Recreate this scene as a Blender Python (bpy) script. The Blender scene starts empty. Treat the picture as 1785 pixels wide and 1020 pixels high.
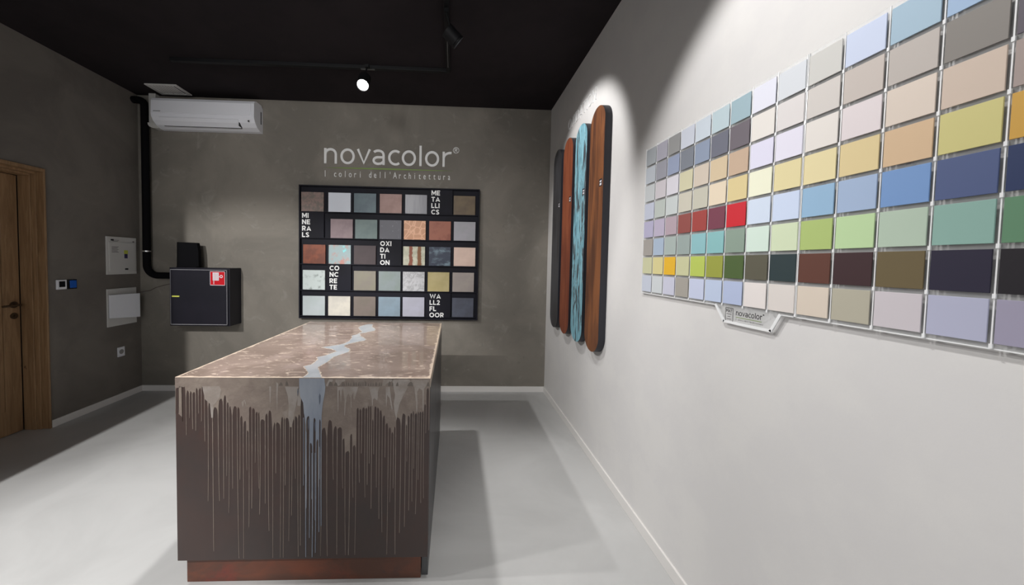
import bpy, bmesh, math, random
from mathutils import Vector, Matrix
from mathutils.geometry import tessellate_polygon
S = bpy.context.scene
COL = S.collection
PI = math.pi

# ------------------------------------------------------------------ camera
FPX, CX, CY, H = 606.554, 815.967, 480.719, 1.45
R0 = Vector((0.9990404985, -0.0397803301, 0.0183195998))
R1 = Vector((0.0168050683, -0.0380786363, -0.9991334281))
R2 = Vector((0.0404434429, 0.9984826202, -0.0373735887))
cd = bpy.data.cameras.new('camera'); cam = bpy.data.objects.new('camera', cd); COL.objects.link(cam)
cd.sensor_fit = 'HORIZONTAL'; cd.sensor_width = 36.0; cd.lens = FPX/1785*36.0
cd.shift_x = (892.5-CX)/1785; cd.shift_y = (CY-510)/1785
cd.clip_start = .02
cam.matrix_world = Matrix(((R0.x, -R1.x, -R2.x, 0), (R0.y, -R1.y, -R2.y, 0), (R0.z, -R1.z, -R2.z, H), (0, 0, 0, 1)))
S.camera = cam

# ------------------------------------------------------------------ world, exposure
S.view_settings.view_transform = 'Standard'
S.view_settings.look = 'None'
S.view_settings.gamma = 1.0
S.view_settings.use_curve_mapping = False
S.view_settings.exposure = 0.0
w = bpy.data.worlds.new('world'); S.world = w; w.use_nodes = True
w.node_tree.nodes['Background'].inputs[0].default_value = (.5, .5, .52, 1)
w.node_tree.nodes['Background'].inputs[1].default_value = .02

# ------------------------------------------------------------------ room measures
XL, XR, YB, ZC = -3.358, 1.042, 3.8625, 3.147
YF = -3.2

def spot(name, loc, aim, power, angle, blend=.25, radius=.03, color=(1, .985, .97)):
    l = bpy.data.lights.new(name, 'SPOT'); l.energy = power; l.spot_size = math.radians(angle)
    l.spot_blend = blend; l.shadow_soft_size = radius; l.color = color
    o = bpy.data.objects.new(name, l); COL.objects.link(o); o.location = loc
    o.rotation_euler = (Vector(aim)-Vector(loc)).to_track_quat('-Z', 'Y').to_euler()
    return o

# track spotlight heads first, then sources without a fixture: (face centre, aim)
LAMP = (Vector((-.77, 2.93, 2.885)), Vector((-.62, 1.15, .9)))
BOARD = (Vector((-.005, 2.385, 2.925)), Vector((1.04, 2.76, 2.08)))
SWATCH = (Vector((.02, 1.12, 2.95)), Vector((1.04, .98, 1.30)))
FLOOD = (Vector((-2.815, -.7, 2.98)), Vector((-2.3, 2.6, .3)))
SIDE = (Vector((-.08, -.75, 2.95)), Vector((.15, 1.3, 0)))
CROSS = (Vector((-2.1, 1.44, 3.0)), Vector((-.2, 2.2, 0)))
CORNER = (Vector((-2.1, 1.0, 3.0)), Vector((.75, 3.7, .1)))
spot('lamp_light', LAMP[0], LAMP[1], 150, 104, .5, .045)
spot('board_light', BOARD[0], BOARD[1], 64, 68, .42, .03)
spot('swatch_light', SWATCH[0], SWATCH[1], 70, 86, .4, .03)
spot('flood_light', FLOOD[0], FLOOD[1], 500, 58, .35, .012)
spot('side_fill', SIDE[0], SIDE[1], 50, 72, .9, .04)  # fill added for the front right floor, no fixture
spot('cross_light', CROSS[0], CROSS[1], 95, 86, .3, .03)
spot('corner_light', CORNER[0], CORNER[1], 90, 64, .5, .04)
spot('back_wall_fill', (-1.25, -.5, 2.9), (-1.2, 3.86, 2.15), 210, 60, .7, .5)  # unseen soft fill added to brighten the upper back wall
al = bpy.data.lights.new('ambient_fill', 'AREA'); al.energy = 40; al.shape = 'RECTANGLE'; al.size = 3.4; al.size_y = 2.2  # unseen fill added to lift the ambient light; the front wall has no window
al.color = (.96, .98, 1)
ao = bpy.data.objects.new('ambient_fill', al); COL.objects.link(ao); ao.location = (-.8, -3.1, 1.6)
ao.rotation_euler = Vector((0, 1, 0)).to_track_quat('-Z', 'Z').to_euler()

# ------------------------------------------------------------------ helpers
def lin(c):
    return tuple(((x/255)/12.92 if x/255 <= .04045 else ((x/255+.055)/1.055)**2.4) for x in c)
def sc(c, k):
    return tuple(min(.92, x*k) for x in c)

def mat(name, c, rough=.5, metal=0., c2=None, scale=8., lo=.4, hi=.6, stretch=(1, 1, 1), detail=6., bump=0., bscale=None,
        kind='noise', coat=0., distort=0., spec=.5, rvar=0.):
    m = bpy.data.materials.new(name); m.use_nodes = True
    nt = m.node_tree; b = nt.nodes['Principled BSDF']
    b.inputs['Base Color'].default_value = (*c, 1); b.inputs['Roughness'].default_value = rough
    b.inputs['Metallic'].default_value = metal; b.inputs['Coat Weight'].default_value = coat
    b.inputs['Specular IOR Level'].default_value = spec
    tc = nt.nodes.new('ShaderNodeTexCoord'); mp = nt.nodes.new('ShaderNodeMapping')
    nt.links.new(tc.outputs['Object'], mp.inputs[0]); mp.inputs['Scale'].default_value = stretch
    fac = None
    if c2 is not None:
        if kind == 'voronoi':
            n = nt.nodes.new('ShaderNodeTexVoronoi'); n.feature = 'DISTANCE_TO_EDGE'; n.inputs['Scale'].default_value = scale; out = n.outputs['Distance']
        elif kind == 'wave':
            n = nt.nodes.new('ShaderNodeTexWave'); n.inputs['Scale'].default_value = scale; n.inputs['Distortion'].default_value = distort
            n.inputs['Detail'].default_value = detail; n.inputs['Detail Scale'].default_value = 1.5; out = n.outputs['Fac']
        else:
            n = nt.nodes.new('ShaderNodeTexNoise'); n.inputs['Scale'].default_value = scale; n.inputs['Detail'].default_value = detail
            n.inputs['Distortion'].default_value = distort; n.inputs['Roughness'].default_value = .6; out = n.outputs['Fac']
        nt.links.new(mp.outputs[0], n.inputs['Vector'])
        r = nt.nodes.new('ShaderNodeMapRange'); r.inputs['From Min'].default_value = lo; r.inputs['From Max'].default_value = hi
        r.interpolation_type = 'SMOOTHSTEP'
        nt.links.new(out, r.inputs[0])
        mx = nt.nodes.new('ShaderNodeMix'); mx.data_type = 'RGBA'
        mx.inputs[6].default_value = (*c, 1); mx.inputs[7].default_value = (*c2, 1)
        nt.links.new(r.outputs[0], mx.inputs[0]); nt.links.new(mx.outputs[2], b.inputs['Base Color'])
        fac = r.outputs[0]
        if rvar:
            rr = nt.nodes.new('ShaderNodeMapRange'); rr.inputs['To Min'].default_value = rough; rr.inputs['To Max'].default_value = rough+rvar
            nt.links.new(fac, rr.inputs[0]); nt.links.new(rr.outputs[0], b.inputs['Roughness'])
    if bump:
        n2 = nt.nodes.new('ShaderNodeTexNoise'); n2.inputs['Scale'].default_value = bscale or scale*3; n2.inputs['Detail'].default_value = 5
        nt.links.new(mp.outputs[0], n2.inputs['Vector'])
        bp = nt.nodes.new('ShaderNodeBump'); bp.inputs['Strength'].default_value = bump; bp.inputs['Distance'].default_value = .01
        nt.links.new(n2.outputs['Fac'], bp.inputs['Height']); nt.links.new(bp.outputs[0], b.inputs['Normal'])
    return m

def mixin(m, c3, scale, lo, hi, stretch=(1, 1, 1), distort=0., coord='Object', detail=6., amount=1.):
    """one more noise layer of colour c3 over a material"""
    nt = m.node_tree; b = nt.nodes['Principled BSDF']; inp = b.inputs['Base Color']
    tc = nt.nodes.new('ShaderNodeTexCoord'); mp = nt.nodes.new('ShaderNodeMapping'); mp.inputs['Scale'].default_value = stretch
    mp.inputs['Location'].default_value = (3.1, 7.7, 1.9)
    nt.links.new(tc.outputs[coord], mp.inputs[0])
    n = nt.nodes.new('ShaderNodeTexNoise'); n.inputs['Scale'].default_value = scale; n.inputs['Detail'].default_value = detail
    n.inputs['Distortion'].default_value = distort; n.inputs['Roughness'].default_value = .65
    nt.links.new(mp.outputs[0], n.inputs['Vector'])
    r = nt.nodes.new('ShaderNodeMapRange'); r.inputs['From Min'].default_value = lo; r.inputs['From Max'].default_value = hi
    r.inputs['To Max'].default_value = amount; r.interpolation_type = 'SMOOTHSTEP'
    nt.links.new(n.outputs['Fac'], r.inputs[0])
    mx = nt.nodes.new('ShaderNodeMix'); mx.data_type = 'RGBA'; mx.inputs[7].default_value = (*c3, 1)
    if inp.links: nt.links.new(inp.links[0].from_socket, mx.inputs[6])
    else: mx.inputs[6].default_value = inp.default_value
    nt.links.new(r.outputs[0], mx.inputs[0]); nt.links.new(mx.outputs[2], inp)
    return m

class MB:
    def __init__(s): s.v = []; s.f = []; s.sm = []
    def add(s, vs, fs, smooth=False):
        o = len(s.v); s.v += [tuple(v) for v in vs]; s.f += [tuple(i+o for i in f) for f in fs]; s.sm += [smooth]*len(fs); return s
    def box(s, x0, x1, y0, y1, z0, z1):
        vs = [(x, y, z) for z in (z0, z1) for y in (y0, y1) for x in (x0, x1)]
        return s.add(vs, [(0, 2, 3, 1), (4, 5, 7, 6), (0, 1, 5, 4), (2, 6, 7, 3), (0, 4, 6, 2), (1, 3, 7, 5)])
    def prism(s, pts, fn0, fn1, smooth_side=False):
        """closed 2-D outline; fn0/fn1 map (u,v) to the two end faces"""
        n = len(pts); a = sum(pts[i][0]*pts[(i+1) % n][1]-pts[(i+1) % n][0]*pts[i][1] for i in range(n))
        if a < 0: pts = pts[::-1]
        tri = tessellate_polygon([[Vector((p[0], p[1], 0)) for p in pts]])
        P0 = [fn0(*p) for p in pts]; P1 = [fn1(*p) for p in pts]
        s.add(P1, [t for t in tri]); s.add(P0, [t[::-1] for t in tri])
        s.add(P0+P1, [(i, (i+1) % n, n+(i+1) % n, n+i) for i in range(n)], smooth_side)
        return s
    def cyl(s, p0, p1, r0, r1=None, n=24, caps=True, smooth=True):
        r1 = r0 if r1 is None else r1
        p0 = Vector(p0); p1 = Vector(p1); d = (p1-p0).normalized()
        u = d.orthogonal().normalized(); v = d.cross(u)
        A = [p0+(u*math.cos(2*PI*i/n)+v*math.sin(2*PI*i/n))*r0 for i in range(n)]
        B = [p1+(u*math.cos(2*PI*i/n)+v*math.sin(2*PI*i/n))*r1 for i in range(n)]
        s.add(A+B, [(i, (i+1) % n, n+(i+1) % n, n+i) for i in range(n)], smooth)
        if caps: s.add(A, [tuple(range(n))[::-1]]); s.add(B, [tuple(range(n))])
        return s
    def tube(s, path, r, n=16, caps=True):
        path = [Vector(p) for p in path]; rings = []; u = None
        for i, p in enumerate(path):
            d = (path[min(i+1, len(path)-1)]-path[max(i-1, 0)]).normalized()
            u = d.orthogonal().normalized() if u is None else (u-d*u.dot(d)).normalized()
            v = d.cross(u); rings.append([p+(u*math.cos(2*PI*k/n)+v*math.sin(2*PI*k/n))*r for k in range(n)])
        vs = [q for g in rings for q in g]
        fs = [(i*n+k, i*n+(k+1) % n, (i+1)*n+(k+1) % n, (i+1)*n+k) for i in range(len(path)-1) for k in range(n)]
        s.add(vs, fs, True)
        if caps: s.add(rings[0], [tuple(range(n))[::-1]]); s.add(rings[-1], [tuple(range(n))])
        return s
    def build(s, name, m, parent=None, bevel=0., loc=None, seg=2):
        me = bpy.data.meshes.new(name)
        if loc is not None: vs = [tuple(Vector(v)-Vector(loc)) for v in s.v]
        else: vs = s.v
        me.from_pydata(vs, [], s.f); me.update()
        for p, k in zip(me.polygons, s.sm): p.use_smooth = k
        bm = bmesh.new(); bm.from_mesh(me); bmesh.ops.recalc_face_normals(bm, faces=bm.faces); bm.to_mesh(me); bm.free()
        for mm in (m if isinstance(m, (list, tuple)) else [m]): me.materials.append(mm)
        o = bpy.data.objects.new(name, me); COL.objects.link(o)
        if loc is not None: o.location = loc
        if parent is not None:
            o.parent = parent
            if loc is None: o.location = -parent.location      # meshes are written in world coordinates
            else: o.location = Vector(loc)-parent.location
        if bevel:
            b = o.modifiers.new('bevel', 'BEVEL'); b.width = bevel; b.segments = seg; b.limit_method = 'ANGLE'
        return o

def part_of(o, parent):
    """place a world-coordinate child under a (translated only) child part"""
    return o

def empty(name, label, cat, loc, group=None):
    o = bpy.data.objects.new(name, None); COL.objects.link(o); o.location = loc; o.empty_display_size = .05
    o['label'] = label; o['category'] = cat
    if group: o['group'] = group
    return o
def tag(o, label, cat, group=None):
    o['label'] = label; o['category'] = cat
    if group: o['group'] = group
    return o
def struct(o, label=None):
    o['kind'] = 'structure'
    if label: o['label'] = label
    return o
def sub(mb, name, m, parent, root, **k):
    """a sub-part: parent is itself a child of root and its mesh is in world coordinates"""
    o = mb.build(name, m, **k); o.parent = parent; o.location = (0, 0, 0) if parent.parent else -parent.location
    return o

def text_mb(txt, fit, basis, extrude=.002, bold=0., mono=None, spacing=1., shear=0.):
    """lettering as a solid mesh. fit=(u0,v0,u1,v1) box in the plane (None to keep the aspect); basis maps (u,v,w) to the world"""
    def tess(t):
        cu = bpy.data.curves.new('t', 'FONT'); cu.body = t; cu.size = 1; cu.extrude = .5; cu.offset = bold; cu.space_character = spacing
        cu.resolution_u = 4
        o = bpy.data.objects.new('t', cu); COL.objects.link(o)
        dg = bpy.context.evaluated_depsgraph_get(); me = bpy.data.meshes.new_from_object(o.evaluated_get(dg))
        vs = [v.co.copy() for v in me.vertices]; fs = [tuple(p.vertices) for p in me.polygons]
        bpy.data.objects.remove(o); bpy.data.curves.remove(cu); bpy.data.meshes.remove(me)
        return vs, fs
    if mono:
        V, Fc = [], []
        for i, ch in enumerate(txt):
            if ch == ' ': continue
            vs, fs = tess(ch); xs = [v.x for v in vs]; cx = (min(xs)+max(xs))/2
            o = len(V); V += [Vector((v.x*mono[1]-cx*mono[1]+i*mono[0], v.y, v.z)) for v in vs]; Fc += [tuple(k+o for k in f) for f in fs]
    else: V, Fc = tess(txt)
    x0 = min(v.x for v in V); x1 = max(v.x for v in V); y0 = min(v.y for v in V); y1 = max(v.y for v in V)
    u0, v0, u1, v1 = fit
    sy = (v1-v0)/(y1-y0); sx = sy if u1 is None else (u1-u0)/(x1-x0)
    mb = MB()
    mb.add([basis(u0+(v.x-x0)*sx, v0+(v.y-y0)*sy, (v.z+.5)*extrude) for v in V], Fc)
    return mb
def arc(cx, cy, rx, ry, a0, a1, n=14):
    return [(cx+rx*math.cos(math.radians(a0+(a1-a0)*k/n)), cy+ry*math.sin(math.radians(a0+(a1-a0)*k/n))) for k in range(n+1)]
# letters as centre lines inside a cap height of 1 (t = half the stroke); (width, [polylines])
def glyphs(t):
    B, Tp = t, 1-t
    return {
    'M': (.98, [[(t, 0), (t, 1)], [(.98-t, 0), (.98-t, 1)], [(t, 1-t*.4), (.49, .30), (.98-t, 1-t*.4)]]),
    'I': (2*t, [[(t, 0), (t, 1)]]),
    'N': (.84, [[(t, 0), (t, 1)], [(.84-t, 0), (.84-t, 1)], [(t, 1-t*.5), (.84-t, t*.5)]]),
    'E': (.66, [[(t, 0), (t, 1)], [(t, Tp), (.66, Tp)], [(t, .5), (.60, .5)], [(t, B), (.66, B)]]),
    'R': (.76, [[(t, 0), (t, 1)], [(t, Tp), (.42, Tp)]+arc(.42, .68-t*.1, .32-t, .32-t*.9, 90, -90)+[(t, .36+t*.0)], [(.42, .38), (.76-t, 0)]]),
    'A': (.94, [[(t*.9, 0), (.47, 1-t*.3), (.94-t*.9, 0)], [(.22, .26), (.72, .26)]]),
    'L': (.62, [[(t, 0), (t, 1)], [(t, B), (.62, B)]]),
    'S': (.68, [arc(.35, .73, .32-t*.7, .27-t, 25, 250, 12)+[(.34, .505), (.42, .475)]+arc(.33, .26, .34-t*.8, .26-t, 65, -155, 12)]),
    'T': (.74, [[(0, Tp), (.74, Tp)], [(.37, 0), (.37, 1)]]),
    'C': (.86, [arc(.5, .5, .5-t, .5-t, 45, 315, 20)]),
    'O': (1.0, [arc(.5, .5, .5-t, .5-t, 0, 360, 28)]),
    'X': (.84, [[(t, 0), (.84-t, 1)], [(t, 1), (.84-t, 0)]]),
    'D': (.84, [[(t, 0), (t, 1)], [(t, Tp), (.36, Tp)]+arc(.36, .5, .48-t, .5-t, 90, -90, 14)+[(t, B)]]),
    'W': (1.28, [[(t*.9, 1), (.36, t*.3), (.64, .92), (.92, t*.3), (1.28-t*.9, 1)]]),
    'F': (.64, [[(t, 0), (t, 1)], [(t, Tp), (.64, Tp)], [(t, .48), (.58, .48)]]),
    '2': (.66, [arc(.32, .70, .32-t, .30-t, 165, -35, 12)+[(t+.02, B)], [(0, B), (.66, B)]]),
    'n': (.62, [[(t, 0), (t, .74)], arc(.31, .45, .31-t, .30-t, 180, 0, 14)+[(.62-t, 0)]]),
    'o': (.70, [arc(.35, .37, .35-t, .385-t, 0, 360, 28)]),
    'v': (.66, [[(t*.7, .74), (.33, t*.3), (.66-t*.7, .74)]]),
    'a': (.60, [arc(.28, .49, .32-t, .26-t, 142, 0, 10)+[(.60-t, 0)], [(.60-t, .43-t), (.33, .43-t)]+arc(.27, .21, .27-t, .22-t, 90, 270, 14)+arc(.29, .21, .29-t, .22-t, 290, 345, 5)]),
    'c': (.58, [arc(.36, .37, .36-t, .385-t, 52, 308, 20)]),
    'l': (2*t, [[(t, 0), (t, 1.0)]]),
    'r': (.45, [[(t, 0), (t, .74)], arc(.40, .40, .40-t, .345-t, 180, 82, 9)]),
    }
def stroke_text(txt, fit, basis, depth, mb, w=.2, gap=.13, low_=False):
    """sans lettering built from strokes; fit=(u0,v0,u1 or None,v1), v0..v1 is the cap height"""
    t = w/2; G = glyphs(t); x = 0; polys = []
    for ci, ch in enumerate(txt):
        wd, lines = G[ch]
        for ip, L in enumerate(lines):
            closed = math.dist(L[0], L[-1]) < 1e-6 and len(L) > 3
            pts = L[:-1] if closed else L; n = len(pts); a_, b_ = [], []
            for i, p in enumerate(pts):
                pp_ = pts[(i-1) % n] if (closed or i > 0) else None; nn = pts[(i+1) % n] if (closed or i < n-1) else None
                d0 = (Vector(p)-Vector(pp_)).normalized() if pp_ else None; d1 = (Vector(nn)-Vector(p)).normalized() if nn else None
                if d0 is None: d0 = d1
                if d1 is None: d1 = d0
                n0 = Vector((-d0.y, d0.x)); n1 = Vector((-d1.y, d1.x)); m = (n0+n1)
                m = m.normalized() if m.length > 1e-4 else n0
                k = min(2.2, 1/max(.3, m.dot(n0)))
                a_.append(Vector(p)+m*t*k); b_.append(Vector(p)-m*t*k)
            for i in range(n if closed else n-1):
                j = (i+1) % n; polys.append((ip, [(q_.x+x, min(max(q_.y, -.012), 1.012)) for q_ in (a_[i], a_[j], b_[j], b_[i])]))
        g_ = {'ov': .11, 'va': .09, 'co': .09}.get(txt[ci:ci+2], .165) if low_ else gap
        x += wd+g_
    W_ = x-g_; u0, v0, u1, v1 = fit; sy = v1-v0; sx = sy if u1 is None else (u1-u0)/W_
    for ip, P in polys:
        P = [(u0+a*sx, v0+b*sy) for a, b in P]
        f0 = [basis(a, b, depth*(1-.06*ip)) for a, b in P]; f1 = [basis(a, b, 0) for a, b in P]
        mb.add(f0+f1, [(0, 1, 2, 3), (7, 6, 5, 4), (0, 4, 5, 1), (1, 5, 6, 2), (2, 6, 7, 3), (3, 7, 4, 0)])
    return mb
def on_back(y): return lambda u, v, w: (u, y-w, v)            # u = x, v = z, faces the camera
def on_right(x): return lambda u, v, w: (x-w, -u, v)          # u = -y
def on_left(x): return lambda u, v, w: (x+w, u, v)            # u = y

# ------------------------------------------------------------------ materials
M = {}
M['plaster'] = mat('grey_clay_plaster', lin((133, 127, 118)), .72, c2=lin((118, 113, 105)), scale=1.6, lo=.35, hi=.65, bump=.10, bscale=9, distort=.6)
mixin(M['plaster'], lin((148, 145, 137)), 5.5, .55, .75, distort=1.2, amount=.55)
mixin(M['plaster'], lin((102, 99, 91)), 11, .62, .74, distort=.8, amount=.45)
M['plaster_left'] = mat('dark_clay_plaster', lin((121, 115, 108)), .75, c2=lin((108, 102, 96)), scale=2., lo=.35, hi=.65, bump=.10, bscale=9, distort=.6)
mixin(M['plaster_left'], lin((130, 122, 114)), 4, .55, .75, distort=1., amount=.4)
M['white_wall'] = mat('white_wall_paint', lin((226, 224, 222)), .6, c2=lin((222, 220, 219)), scale=3, bump=.03, bscale=60)
M['black_ceiling'] = mat('black_ceiling_paint', (.028, .023, .025), .95, c2=(.024, .020, .022), scale=2, spec=.1)
M['microcement'] = mat('pale_microcement', lin((199, 199, 198)), .42, c2=lin((190, 190, 189)), scale=1.4, lo=.35, hi=.65, distort=.8, bump=.03, bscale=6, spec=.35)
M['skirting'] = mat('white_skirting', lin((232, 229, 226)), .35)
M['white_plastic'] = mat('white_plastic', lin((236, 237, 243)), .32)
M['offwhite_plastic'] = mat('offwhite_plastic', lin((196, 194, 190)), .4)
M['grey_line'] = mat('dark_gap', (.02, .02, .02), .6)
M['white_steel'] = mat('white_painted_steel', lin((205, 203, 200)), .45)
M['black_metal'] = mat('black_metal', (.006, .006, .007), .55, spec=.25)
M['black_foam'] = mat('black_pipe_sleeve', (.004, .004, .005), .8, spec=.1)
M['box_black'] = mat('black_lacquer_box', lin((34, 33, 42)), .45, c2=lin((30, 30, 38)), scale=3, spec=.3)
M['chrome'] = mat('brushed_steel', (.62, .62, .63), .3, 1.)
M['silver_trim'] = mat('silver_trim', lin((175, 175, 180)), .35, .3)
M['red'] = mat('sign_red', lin((205, 20, 35)), .4)
M['white_ink'] = mat('white_print', lin((225, 222, 228)), .5)
M['black_ink'] = mat('black_print', lin((35, 33, 36)), .5)
M['grey_ink'] = mat('grey_print', lin((120, 118, 118)), .5)
M['yellow'] = mat('yellow_label', lin((200, 205, 90)), .5)
M['blue_film'] = mat('blue_film', lin((35, 95, 190)), .3)
M['screen'] = mat('dark_display', (.006, .006, .008), .15)
M['wood'] = mat('knotty_oak', lin((156, 124, 90)), .55, c2=lin((128, 98, 68)), scale=4, lo=.3, hi=.72, stretch=(6, 6, .5), distort=1.2, bump=.12, bscale=14)
mixin(M['wood'], lin((172, 142, 106)), 14, .52, .7, stretch=(4, 4, .25), amount=.6)
mixin(M['wood'], lin((62, 42, 28)), 5, .70, .76, stretch=(2.5, 2.5, 1.2), amount=.85)
M['bronze'] = mat('aged_bronze', (.10, .07, .045), .4, .8)
M['logo_white'] = mat('logo_pale_grey', (.86, .86, .85), .5)
M['logo_green'] = mat('logo_green', lin((122, 148, 72)), .5)
M['frame_black'] = mat('black_display_frame', lin((26, 26, 36)), .6, c2=lin((22, 22, 30)), scale=4, spec=.2)
M['glass_clear'] = None

# ------------------------------------------------------------------ room shell
T = .24
DY0, DY1, DZ = 2.02, 3.0, 2.147           # door hole
struct(MB().box(XL-T, XR+T, YF-T, YB+T, -.2, 0).build('floor', M['microcement']), 'pale grey seamless microcement floor')
struct(MB().box(XL-T, XR+T, YF-T, YB+T, ZC, ZC+.2).build('ceiling', M['black_ceiling']), 'matt black ceiling')
struct(MB().box(XL-T, XR+T, YB, YB+T, 0, ZC).build('wall_back', M['plaster']), 'grey brown clay plaster back wall')
struct(MB().box(XR, XR+T, YF-T, YB, 0, ZC).build('wall_right', M['white_wall']), 'white painted wall on the right')
lw = MB().box(XL-T, XL, DY1, YB, 0, ZC).box(XL-T, XL, YF-T, DY0, 0, ZC).box(XL-T, XL, DY0, DY1, DZ, ZC)
lw.box(XL-T-.02, XL-T, DY0, DY1, 0, DZ)
struct(lw.build('wall_left', M['plaster_left']), 'dark clay plaster wall on the left with the door')
struct(MB().box(XL, XR, YF-T, YF, 0, ZC).build('wall_front', M['plaster']), 'wall behind the viewer')
# unseen wall added to shade the left wall from the lamps behind the viewer
struct(MB().box(XL, -2.83, .15, .35, 0, ZC).build('added_shade_wall', M['plaster_left']), 'added short wall left of the viewer that shades the left wall')
HB, BT = .0625, .012
struct(MB().box(XL, XR, YB-BT, YB, 0, HB).build('baseboard_back', M['skirting'], bevel=.002))
struct(MB().box(XR-BT, XR, YF, YB-BT, 0, HB).build('baseboard_right', M['skirting'], bevel=.002))
struct(MB().box(XL, XL+BT, DY1+.008, YB-BT, 0, HB).build('baseboard_left', M['skirting'], bevel=.002))

# ------------------------------------------------------------------ door (in the left wall)
door = bpy.data.objects.new('door_1', None); COL.objects.link(door); door.location = (XL-.17, 2.5, 0)
door['kind'] = 'structure'; door['label'] = 'knotty oak door in a deep oak frame'
fr = MB()
for (x0, x1, yi, zt) in ((-3.53, -3.437, 2.972, 2.088), (-3.437, -3.402, 2.980, 2.104), (-3.402, -3.345, 2.990, 2.122)):
    fr.box(x0, x1, yi, 3.004, 0, 2.150)
    fr.box(x0, x1, DY0, yi, zt, 2.150)
    fr.box(x0, x1, DY0-.02, 4.992-yi+.03, 0, 2.150)
fr.build('door_frame', M['wood'], door, bevel=.003)
lf = MB().box(-3.575, -3.535, 2.05, 2.966, .006, 2.084)
lf.box(-3.535, -3.529, 2.05, 2.17, .006, 2.084).box(-3.535, -3.529, 2.86, 2.966, .006, 2.084).box(-3.535, -3.529, 2.17, 2.86, 1.96, 2.084).box(-3.535, -3.529, 2.17, 2.86, .006, .2)
for k in range(4): lf.box(-3.535, -3.531, 2.18+k*.17, 2.18+k*.17+.164, .2, 1.96)
leaf = lf.build('door_leaf', M['wood'], door, bevel=.0025)
hd = MB().cyl((-3.53, 2.925, 1.045), (-3.522, 2.925, 1.045), .026).cyl((-3.522, 2.925, 1.045), (-3.475, 2.925, 1.045), .009)
hd.tube([(-3.478, 2.93, 1.045), (-3.475, 2.90, 1.046), (-3.473, 2.86, 1.044), (-3.476, 2.815, 1.043)], .0085)
sub(hd, 'door_handle', M['bronze'], leaf, door)
sub(MB().cyl((-3.53, 2.925, .955), (-3.523, 2.925, .955), .024).cyl((-3.523, 2.925, .955), (-3.516, 2.925, .955), .007), 'keyhole_plate', M['bronze'], leaf, door)

# ------------------------------------------------------------------ counter
CX0, CX1, CY0, CY1, CZ = -1.193, -.096, 1.529, 2.936, .935
SEAM, CB = .8937, .117
M['coat_top'] = mat('brushed_taupe_coating', lin((150, 132, 122)), .28, c2=lin((128, 111, 101)), scale=2.6, lo=.35, hi=.65, distort=1.2, bump=.05, bscale=18, coat=.35, spec=.5)
mixin(M['coat_top'], lin((164, 146, 140)), 5, .5, .7, distort=1., amount=.6)
mixin(M['coat_top'], lin((214, 194, 178)), 16, .57, .64, stretch=(.55, 1.3, 1), distort=2.2, amount=.75)
def edge_wear(m, c3, x0, x1, y0, y1, width):
    nt = m.node_tree; b = nt.nodes['Principled BSDF']; inp = b.inputs['Base Color']
    g = nt.nodes.new('ShaderNodeNewGeometry'); sp = nt.nodes.new('ShaderNodeSeparateXYZ'); nt.links.new(g.outputs['Position'], sp.inputs[0])
    def m2(op, a, bb):
        n = nt.nodes.new('ShaderNodeMath'); n.operation = op
        for i, q in enumerate((a, bb)):
            if isinstance(q, (int, float)): n.inputs[i].default_value = q
            else: nt.links.new(q, n.inputs[i])
        return n.outputs[0]
    dx = m2('MINIMUM', m2('SUBTRACT', sp.outputs[0], x0), m2('SUBTRACT', x1, sp.outputs[0]))
    d = m2('MINIMUM', dx, m2('SUBTRACT', sp.outputs[1], y0))
    no = nt.nodes.new('ShaderNodeTexNoise'); no.inputs['Scale'].default_value = 22; no.inputs['Detail'].default_value = 5
    nt.links.new(g.outputs['Position'], no.inputs['Vector'])
    lim = m2('MULTIPLY', m2('POWER', no.outputs['Fac'], 2.5), width)
    r = nt.nodes.new('ShaderNodeMapRange'); nt.links.new(m2('SUBTRACT', d, lim), r.inputs[0])
    r.inputs['From Min'].default_value = 0; r.inputs['From Max'].default_value = .006; r.inputs['To Min'].default_value = .8; r.inputs['To Max'].default_value = 0
    mx = nt.nodes.new('ShaderNodeMix'); mx.data_type = 'RGBA'; mx.inputs[7].default_value = (*c3, 1)
    nt.links.new(inp.links[0].from_socket, mx.inputs[6]); nt.links.new(r.outputs[0], mx.inputs[0]); nt.links.new(mx.outputs[2], inp)
edge_wear(M['coat_top'], lin((226, 206, 186)), CX0, CX1, CY0, CY1, .05)
M['front_brown'] = mat('dark_oxidised_coating', lin((72, 56, 52)), .42, c2=lin((62, 54, 52)), scale=2.2, lo=.35, hi=.65, stretch=(1, 1, .6), distort=.5, bump=.03, bscale=10)
mixin(M['front_brown'], lin((86, 52, 36)), 2.4, .58, .74, stretch=(1.6, 1, .8), amount=.6)
M['taupe_coat'] = mat('taupe_drip_coating', lin((134, 122, 112)), .5, c2=lin((120, 107, 99)), scale=7, lo=.35, hi=.65, distort=1., bump=.25, bscale=60)
mixin(M['taupe_coat'], lin((146, 136, 128)), 9, .55, .72, distort=1.5, amount=.7)
M['pale_coat'] = mat('pale_wash_coating', lin((154, 146, 140)), .5, c2=lin((138, 128, 120)), scale=9, bump=.2, bscale=60)
M['blue_coat'] = mat('blue_grey_coating', lin((150, 156, 166)), .45, c2=lin((128, 136, 150)), scale=6, lo=.35, hi=.65, stretch=(1.5, 1, .5), bump=.1, bscale=30)
M['river_blue'] = mat('river_blue_coating', lin((172, 176, 180)), .3, c2=lin((156, 162, 168)), scale=7, lo=.35, hi=.65, coat=.3, bump=.04, bscale=20)
M['bank_pale'] = mat('river_bank_coating', lin((222, 208, 192)), .35, c2=lin((190, 172, 156)), scale=24, lo=.4, hi=.6, coat=.3, bump=.1, bscale=50)
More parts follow.
